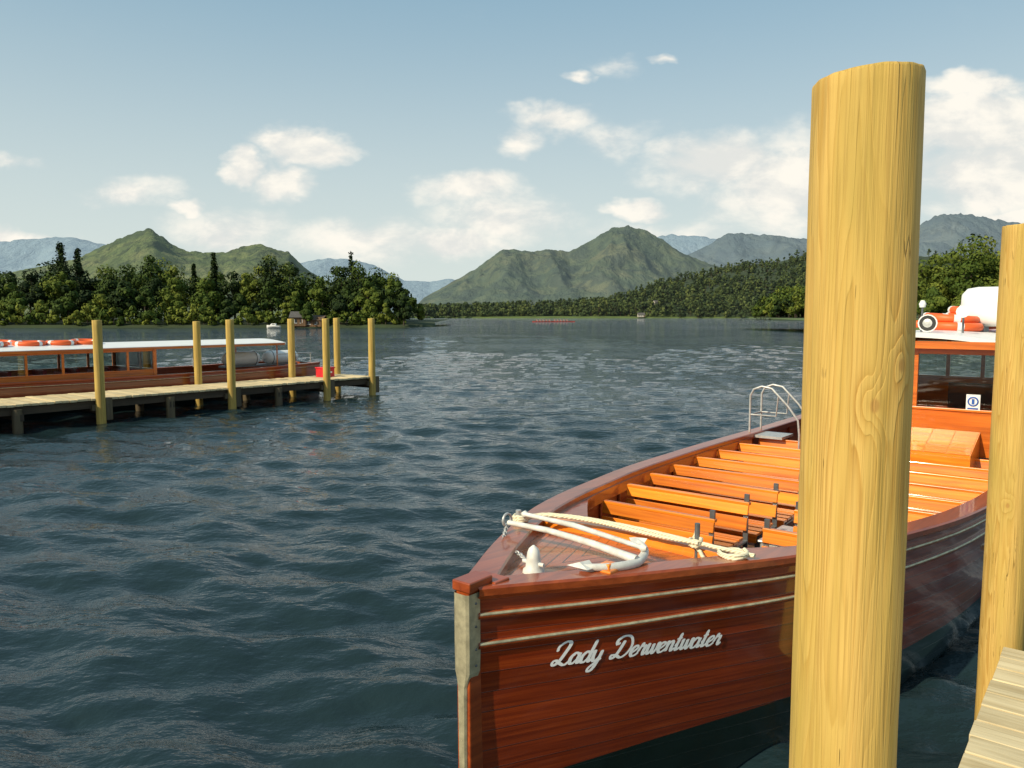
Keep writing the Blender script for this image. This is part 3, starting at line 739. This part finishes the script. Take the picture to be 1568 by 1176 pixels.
# anchor
anc=empty('anchor',(0,0,0)); anc.parent=b1
mb=MB(); z0=float(H1.z(.8))+.035
mb.tube([(.86,.48,z0+.05),(.84,.2,z0+.06),(.80,-.1,z0+.055),(.78,-.36,z0+.03)],[.014,.016,.018,.022],whitegalv,10)
mb.tube([(.98,.46,z0+.075),(.93,.1,z0+.085),(.88,-.34,z0+.06)],[.012,.015,.012],whitegalv,10)
for p in[(.98,.46,z0+.075),(.88,-.34,z0+.06)]:
    mb.tube([(p[0],p[1]-.02,p[2]),(p[0],p[1],p[2]),(p[0],p[1]+.02,p[2])],[.010,.022,.010],whitegalv,10)
AR=np.linspace(-1.25,1.25,17)
arm=[(.78+.27*math.sin(a),-.36+.22*(1-math.cos(a)),z0+.015+.02*abs(math.sin(a))) for a in AR]
mb.tube(arm,[.010+.012*math.cos(a) for a in AR],whitegalv,10)
for sg in(0,-1):
    p=Vector(arm[sg]); q=Vector(arm[1 if sg==0 else -2]); d=(p-q).normalized(); sd=d.cross(Vector((0,0,1)))
    mb.add([p+d*.06,p-d*.04+sd*.045+Vector((0,0,.02)),p-d*.07,p-d*.04-sd*.045,p+Vector((0,0,.02))],[(0,1,4),(1,2,4),(2,3,4),(3,0,4),(0,3,2,1)],whitegalv)
ring=[(.87+.035*math.cos(a),.50,z0+.06+.035*math.sin(a)) for a in np.linspace(0,2*math.pi,15)[:-1]]; mb.tube(ring,.007,galv,6,closed=True)
mb.make('anchor_body',anc)
mb=MB()
cp=[(.87,.5,z0+.03),(.80,.46,z0-.0),(.70,.40,z0-.01),(.62,.30,z0-.005),(.58,.18,z0-.0),(.52,.10,z0)]
for i in range(26):
    t=i/25*(len(cp)-1); a=int(min(t,len(cp)-2)); p=Vector(cp[a]).lerp(Vector(cp[a+1]),t-a); d=(Vector(cp[a+1])-Vector(cp[a])).normalized(); u=Vector((0,0,1)) if i%2 else d.cross(Vector((0,0,1)))
    mb.tube([p+d*.017*math.cos(x)+u*.010*math.sin(x) for x in np.linspace(0,2*math.pi,9)[:-1]],.0042,galv,5,closed=True)
mb.make('chain',anc)
mb=MB(); zb=float(H1.z(.45))
mb.tube([(.45,0,zb-.02),(.45,0,zb+.01),(.45,0,zb+.02),(.45,0,zb+.06),(.45,0,zb+.09),(.45,0,zb+.11),(.45,0,zb+.125)],[.055,.05,.038,.034,.030,.022,.005],whitegalv,16)
mb.tube([(.45,-.06,zb+.04),(.45,.06,zb+.04)],.010,whitegalv,8)
mb.make('bollard',b1)
mb=MB(); mb.box((.62,-.30,zb+.012),(.10,.09,.05),bench_m); mb.box((.62,-.30,zb+.045),(.06,.05,.03),bench_m); mb.make('fairlead',b1,.006)
mb=MB(); zr=float(H1.z(1.3))+.05
def roperun(pts,r,n=60,wob=.006):
    pts=[Vector(p) for p in pts]; out=[]
    for i in range(n):
        t=i/(n-1)*(len(pts)-1); a=min(int(t),len(pts)-2); f=t-a
        p0=pts[max(a-1,0)];p1=pts[a];p2=pts[a+1];p3=pts[min(a+2,len(pts)-1)]
        p=.5*((2*p1)+(-p0+p2)*f+(2*p0-5*p1+4*p2-p3)*f*f+(-p0+3*p1-3*p2+p3)*f**3)
        out.append(p+Vector((random.uniform(-wob,wob),random.uniform(-wob,wob),random.uniform(-wob,wob)*.5)))
    mb.tube(out,r,rope,8)
roperun([(1.12,.60,zr+.0),(1.22,.52,zr+.03),(1.27,.3,zr+.04),(1.30,0,zr+.035),(1.29,-.3,zr+.03),(1.30,-.55,zr+.015),(1.33,-.72,zr)],.0125,60,.002)
roperun([(1.10,.58,zr+.03),(1.17,.48,zr+.045),(1.24,.2,zr+.045),(1.25,-.2,zr+.03),(1.26,-.45,zr+.03)],.010,50,.002)
for c_,rr_,nn in(((1.12,.60,zr+.0),.04,3),((1.30,-.62,zr-.01),.07,2),((1.29,-.42,zr+.005),.03,3)):
    pts=[]
    for i in range(nn*12): a=i/12*2*math.pi; pts.append((c_[0]+(rr_+.006*math.sin(i))*math.cos(a),c_[1]+rr_*math.sin(a),c_[2]+.012*(i/12)+.004*math.sin(i*1.7)))
    mb.tube(pts,.010,rope,7)
roperun([(1.32,-.42,zr+.10),(1.31,-.40,zr+.02),(1.27,-.46,zr-.02),(1.22,-.50,zr-.03)],.010,20,.003)
mb.make('mooring_rope',b1)
mb=MB(); mb.tube([(1.1,.6,zr-.06),(1.1,.6,zr+.07)],[.02,.016],galv,10); mb.tube([(1.31,-.42,zr-.08),(1.31,-.42,zr+.12)],[.014,.014],dkmetal,10); mb.make('rope_pins',b1)
mb=MB()
mb.add([(6.45,-.95,1.0),(6.45,.55,1.0),(7.05,.55,1.17),(7.05,-.95,1.17),(6.45,-.95,.6),(6.45,.55,.6),(7.05,.55,.6),(7.05,-.95,.6)],[(0,1,2,3),(4,5,1,0),(5,6,2,1),(7,4,0,3)],bench_m)
for j in range(7): mb.add([(6.46,-.94+j*.215,1.008),(6.46,-.745+j*.215,1.008),(7.04,-.745+j*.215,1.173),(7.04,-.94+j*.215,1.173)],[(0,1,2,3)],bench_m)
mb.make('engine_hatch',b1)
def cabin(par,s0,s1,yn,yf,zb,zs,zt,mull,fmull,roofx0,roofx1,roofz,wm,wy):
    mb=MB(); g=MB(); T=.045
    for y in(yn,yf):
        mb.box(((s0+s1)/2,y,(zb+zs)/2),(s1-s0,T,zs-zb),wm); mb.box(((s0+s1)/2,y,zs+.012),(s1-s0+.03,T+.03,.024),wm); mb.box(((s0+s1)/2,y,zt-.035),(s1-s0,T-.004,.07),wm)
        g.box(((s0+s1)/2,y,(zs+zt)/2),(s1-s0-.06,.006,zt-zs-.08),glass)
        for x in mull: mb.box((x,y,(zs+zt)/2),(.055,T+.006,zt-zs-.02),wy)
    for x in(s0,s1):
        mb.box((x,(yn+yf)/2,(zb+zs)/2),(T+.003,yf-yn-.05,zs-zb-.003),wy); mb.box((x,(yn+yf)/2,zs+.014),(T+.04,yf-yn-.06,.026),wy); mb.box((x,(yn+yf)/2,zt-.036),(T-.002,yf-yn-.06,.07),wy)
        g.box((x,(yn+yf)/2,(zs+zt)/2),(.006,yf-yn-.08,zt-zs-.08),glass)
        for y in fmull: mb.box((x,y,(zs+zt)/2),(T+.004,.055,zt-zs-.02),wy)
        for y in(yn,yf): mb.box((x,y,(zb+zt)/2),(.085,.085,zt-zb+.001),wy)
    mb.make('cabin_frame',par,.004); g.make('cabin_windows',par)
    r=MB(); rows=[]
    for t in np.linspace(-1,1,17):
        y=(yn+yf)/2+t*((yf-yn)/2+.08); z=roofz+.10*(1-t*t); rows.append([(roofx0,y,z-.05),(roofx0,y,z-.004),(roofx0+.03,y,z),(roofx1-.03,y,z),(roofx1,y,z-.004),(roofx1,y,z-.05),(roofx0,y,z-.05)])
    r.grid(rows,whitep,False); r.add([(rows[0][i]) for i in(0,1,2,3,4,5)],[(0,1,2,3,4,5)],whitep); r.add([(rows[-1][i]) for i in(0,1,2,3,4,5)],[(5,4,3,2,1,0)],whitep)
    for y in(yn-.07,yf+.07): r.beam((roofx0+.05,y,roofz-.045),(roofx1-.05,y,roofz-.045),.04,.06,wm)
    r.beam((roofx0+.02,yn-.05,roofz-.03),(roofx0+.02,yf+.05,roofz-.03),.05,.08,wy)
    r.make('cabin_roof',par)
cab_x=wood('cabin_mahogany_x',(.66,.17,.020),(.40,.085,.010),'x',22,.8,.28,.4,.0006,.15)
cab_y=wood('cabin_mahogany_y',(.72,.19,.020),(.46,.10,.010),'y',22,.8,.28,.4,.0006,.15)
cabin(b1,7.08,12.2,-1.12,.72,.9,1.38,2.06,[7.9,8.7,9.5,10.3,11.1],[-.30,.2],6.95,12.5,2.12,cab_x,cab_y)
mb=MB()
mb.box((8.0,-.7,1.1),(.5,.5,.08),black); mb.box((8.22,-.7,1.35),(.06,.5,.5),black); mb.box((7.5,.3,1.25),(.5,.7,.35),cab_x); mb.tube([(7.72+.03*math.cos(a),.3+.19*math.cos(a),1.55+.19*math.sin(a)) for a in np.linspace(0,6.28,20)[:-1]],.015,dkmetal,6,closed=True)
mb.make('helm',b1)
blue=plain('blue_sign_print',(.03,.12,.45),.4)
mb=MB(); mb.box((7.045,-.87,1.485),(.004,.13,.17),whitep)
mb.tube([(7.041,-.87+.045*math.cos(a),1.495+.045*math.sin(a)) for a in np.linspace(0,6.28,20)[:-1]],.008,blue,6,closed=True); mb.box((7.040,-.87,1.495),(.004,.025,.055),blue); mb.box((7.041,-.87,1.42),(.004,.10,.016),blue)
mb.make('life_jacket_sign',b1)
def torus(mb,c,R,r,mat,mat2=None,tilt=0,n=28):
    rot=Matrix.Rotation(tilt,3,'X'); pts=[Vector((R*math.cos(a),R*math.sin(a),0)) for a in np.linspace(0,2*math.pi,n+1)[:-1]]
    mb.tube([rot@p+Vector(c) for p in pts],r,mat,10,closed=True)
    if mat2:
        for k in range(4):
            a=k*math.pi/2+.4; seg=[Vector((R*math.cos(a+d),R*math.sin(a+d),0)) for d in(-.12,-.06,0,.06,.12)]; mb.tube([rot@p+Vector(c) for p in seg],r*1.05,mat2,10)
mb=MB()
for i,(x,y,z,t) in enumerate([(9.0,-.35,2.27,.04),(9.05,-.30,2.37,.08),(9.9,-.45,2.27,-.03),(9.9,-.42,2.37,.1),(9.9,-.46,2.47,.05),(10.8,.3,2.28,.0),(10.8,-.5,2.28,.0)]): torus(mb,(x,y,z),.28,.055,orange,whitep,t)
mb.make('lifebuoys',b1)
mb=MB()
for y in(-.34,-.12):
    mb.tube([(7.55,y,2.32),(7.47,y,2.32),(7.42,y,2.32),(7.38,y,2.32)],[.03,.075,.095,.10],whitep,16); mb.tube([(7.382,y,2.32),(7.372,y,2.32)],[.088,.085],black,16); mb.tube([(7.371,y,2.32),(7.366,y,2.32)],[.05,.02],galv,12); mb.tube([(7.45,y,2.19),(7.45,y,2.30)],.015,dkmetal,8)
mb.tube([(7.6,-.24,2.2),(7.6,-.24,2.52)],.012,dkmetal,8); mb.tube([(7.6,-.24,2.50),(7.6,-.24,2.54),(7.6,-.24,2.58)],[.03,.04,.02],whitep,10)
mb.tube([(8.0,-.6,2.2),(8.0,-.6,2.48)],.012,dkmetal,8); mb.tube([(8.0,-.62,2.45),(7.9,-.62,2.45),(7.8,-.62,2.45)],[.02,.03,.07],whitep,12)
mb.make('roof_spotlights',b1)
mb=MB()
# liferaft: squarish moulded two-part shell on a cradle
CX=9.3; prof=[(-1.42,.05),(-1.40,.17),(-1.34,.235),(-1.22,.255),(-.98,.255),(-.94,.27),(-.86,.27),(-.82,.255),(-.58,.255),(-.46,.235),(-.40,.17),(-.38,.05)]
rows=[]
for y,r_ in prof:
    row=[]
    for a in np.linspace(0,2*math.pi,33):
        c_,s_=math.cos(a),math.sin(a); k=1/((abs(c_)**4+abs(s_)**4)**.25); row.append((CX+r_*k*c_,y,2.52+r_*k*s_))
    rows.append(row)
mb.grid(rows,whitep)
for y in(-1.15,-.65): mb.box((CX,y,2.24),(.45,.05,.12),dkmetal)
mb.make('liferaft_canister',b1)
mb=MB()
for x in(6.75,7.12):
    zb=float(H1.z(x))
    pts=[(x,1.44,zb),(x,1.44,zb+.48),(x,1.40,zb+.56),(x,1.30,zb+.60),(x,1.18,zb+.58),(x,.98,zb+.38),(x,.86,zb+.22),(x,.84,zb+.05),(x,.84,.8)]
    mb.tube(pts,.013,galv,8); mb.tube([(x,1.44,zb+.25),(x,1.12,zb+.25),(x,1.10,zb+.5)],.009,galv,8)
mb.tube([(6.75,1.44,zb+.25),(7.12,1.44,zb+.25)],.010,galv,8)
mb.box((6.9,1.2,.95),(.4,.35,.03),galv)
mb.make('boarding_rail',b1)
mb=MB(); pts=[]
for x in np.linspace(4.2,5.4,10): pts.append((x,-(H1.hb(x,.68)+.03),.68+.03*(x-4.2)))
mb.tube(pts,.022,brass,8); mb.make('side_fender_rail',b1)

GL={'L':([[(.1,1.3),(.1,1.8),(.75,2.2),(1.2,1.95),(.95,1.0),(.65,.3),(.2,0),(0,.25),(.3,.45),(.9,.1),(1.4,-.05),(1.85,.35)]],1.75),
'a':([[(.9,.8),(.5,1),(.1,.6),(.15,.1),(.5,0),(.85,.45),(.95,1)],[(.95,1),(.88,.3),(1.05,0),(1.3,.25)]],1.2),
'd':([[(.9,.8),(.5,1),(.1,.6),(.15,.1),(.5,0),(.85,.45),(1.0,1.3),(1.05,2.1)],[(1.05,2.1),(.9,.4),(1.05,0),(1.3,.25)]],1.2),
'y':([[(0,.8),(.12,1),(.15,.4),(.35,0),(.65,.1),(.9,.5),(.95,1)],[(.95,1),(.85,0),(.6,-.8),(.2,-1),(.1,-.7),(.6,-.2),(1.15,.2)]],1.3),
'e':([[(0,.25),(.5,.5),(.75,.8),(.55,1),(.2,.8),(.1,.35),(.35,0),(.7,.05),(1,.3)]],.92),
'r':([[(0,.3),(.2,.9),(.3,1.15),(.4,.88),(.7,.88),(.65,.3),(.8,0),(1.05,.25)]],.98),
'w':([[(0,.8),(.12,1),(.15,.3),(.38,0),(.6,.3),(.7,1)],[(.7,1),(.75,.3),(.97,0),(1.2,.4),(1.25,1),(1.5,.8)]],1.4),
'n':([[(0,.8),(.15,1),(.2,.5),(.2,0)],[(.2,0),(.3,.7),(.6,1),(.8,.8),(.8,.2),(.95,0),(1.2,.25)]],1.12),
't':([[(.1,.4),(.35,1.0),(.38,1.75)],[(.38,1.75),(.3,.3),(.45,0),(.8,.25)],[(0,1.15),(.65,1.2)]],.78),
'D':([[(.95,1.7),(.75,.8),(.5,.2),(.1,0),(0,.3),(.5,.3),(1.2,0),(1.8,.4),(2,1.2),(1.5,2),(.7,2.15),(.1,1.8),(.2,1.4),(.5,1.5)]],2.15),' ':([],.9)}
letterw=plain('white_lettering',(.95,.95,.92),.5,0,.02,3)
mb=MB(); U=.0480
xs_=np.linspace(.2,2,400); zz=[float(H1.z(x))-.33 for x in xs_]; yy2=[H1.hb(x,z) for x,z in zip(xs_,zz)]
al=np.concatenate([[0],np.cumsum(np.sqrt(np.diff(xs_)**2+np.diff(yy2)**2))])
A0=float(np.interp(.325,xs_,al)); off=.0035
def hp(u,v,o):
    x=float(np.interp(A0+u,al,xs_)); z=float(H1.z(x))-.364-.030*u+v; y=H1.hb(x,z); y2=H1.hb(x+.01,z)
    nn=Vector(((y-y2)/.01,-1,0)).normalized()
    return Vector((x,-y,z))+nn*o
cur=0
for ch in 'Lady Derwentwater':
    st,adv=GL[ch]
    for pl in st:
        pts=[]; n=len(pl)
        for i in range(n-1):
            p0=np.array(pl[max(i-1,0)]);p1=np.array(pl[i]);p2=np.array(pl[i+1]);p3=np.array(pl[min(i+2,n-1)])
            for f in np.linspace(0,1,7)[:-1]: pts.append(.5*((2*p1)+(-p0+p2)*f+(2*p0-5*p1+4*p2-p3)*f*f+(-p0+3*p1-3*p2+p3)*f**3))
        pts.append(np.array(pl[-1],float)); pts=np.array(pts); tg=np.gradient(pts,axis=0)
        rows=[]
        for i,(p,t) in enumerate(zip(pts,tg)):
            t=t/max(np.linalg.norm(t),1e-6); nr=np.array([-t[1],t[0]]); wd=.09+.11*abs(t[1])*(1 if t[1]<0 else .5)
            wd*=min(1,(i+1)/2,(len(pts)-i)/2)
            rows.append([hp((cur+q[0]+.42*q[1])*U,q[1]*U,off+i*.00001) for q in(p+nr*wd,p-nr*wd)])
        mb.grid(rows,letterw,False); off+=.00010
    cur+=adv
mb.make('name_lettering',b1)

# ------------------------------------------------------------ second launch
H2=Hull([0,1,2.5,5,8,12,15,16],[.03,.5,1.05,1.36,1.4,1.4,1.2,1.02],[0,3,8,13,16],[1.15,.95,.84,.84,.90],16)
b2=empty('passenger_launch',(-16.96,12.86,0),HEAD)
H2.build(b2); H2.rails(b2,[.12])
cabin(b2,3.6,10.55,-1.16,1.16,.78,.98,1.55,[4.3,5.1,5.9,6.7,7.5,8.3,9.1,9.85],[-.4,.4],3.3,14.6,1.60,cab_x,cab_y)
mb=MB()
for x in(11.7,12.9,14.35):
    for y in(-1.12,1.12): mb.tube([(x,y,.84),(x,y,1.6)],.02,galv if x<14 else cab_y,8)
for y in(-1.18,1.18):
    mb.tube([(14.3,y,1.25),(15.6,y*.85,1.25),(15.9,y*.6,1.2)],.014,galv,8); mb.tube([(15.0,y*.93,.88),(15.0,y*.93,1.25)],.012,galv,8); mb.tube([(15.7,y*.8,.88),(15.7,y*.8,1.25)],.012,galv,8)
mb.make('roof_supports',b2)
mb=MB(); rows=[]
for x in np.linspace(1,15.9,30):
    b_=H2.hb(x,.42)-.04; rows.append([(x,-b_,.42),(x,b_,.42)])
mb.grid(rows,floor_m,False); mb.make('cabin_sole',b2)
mb=MB(); redseat=plain('red_seat',(.50,.03,.03),.5)
for x in np.arange(4.2,10.2,.8):
    for y in(-.68,.68): mb.box((x,y,.72),(.42,.75,.10),redseat); mb.box((x+.24,y,.88),(.09,.75,.28),redseat)
mb.make('seats',b2,.02)
mb=MB()
for x in(13.15,14.55): mb.tube([(x+d,-.1,1.10) for d in(0,.04,.15,.2,1.05,1.1,1.2,1.24)],[.04,.14,.20,.21,.21,.20,.14,.04],whitep,18)
mb.box((14.4,-.1,.88),(2.6,.3,.06),dkmetal)
for x in(13.4,14.2,14.8,15.6): mb.tube([(x,-.1+.215*math.cos(a),1.10+.215*math.sin(a)) for a in np.linspace(0,6.28,21)[:-1]],.01,dkmetal,6,closed=True)
mb.make('liferaft_canisters',b2)
mb=MB()
for (x,y) in[(5.3,-.3),(6.2,-.3),(7.05,-.35),(7.9,-.3),(8.6,-.35),(9.2,-.3),(5.8,.4),(7.5,.4)]: torus(mb,(x,y,1.73),.30,.065,orange,whitep,random.uniform(-.05,.08))
mb.make('lifebuoys',b2)
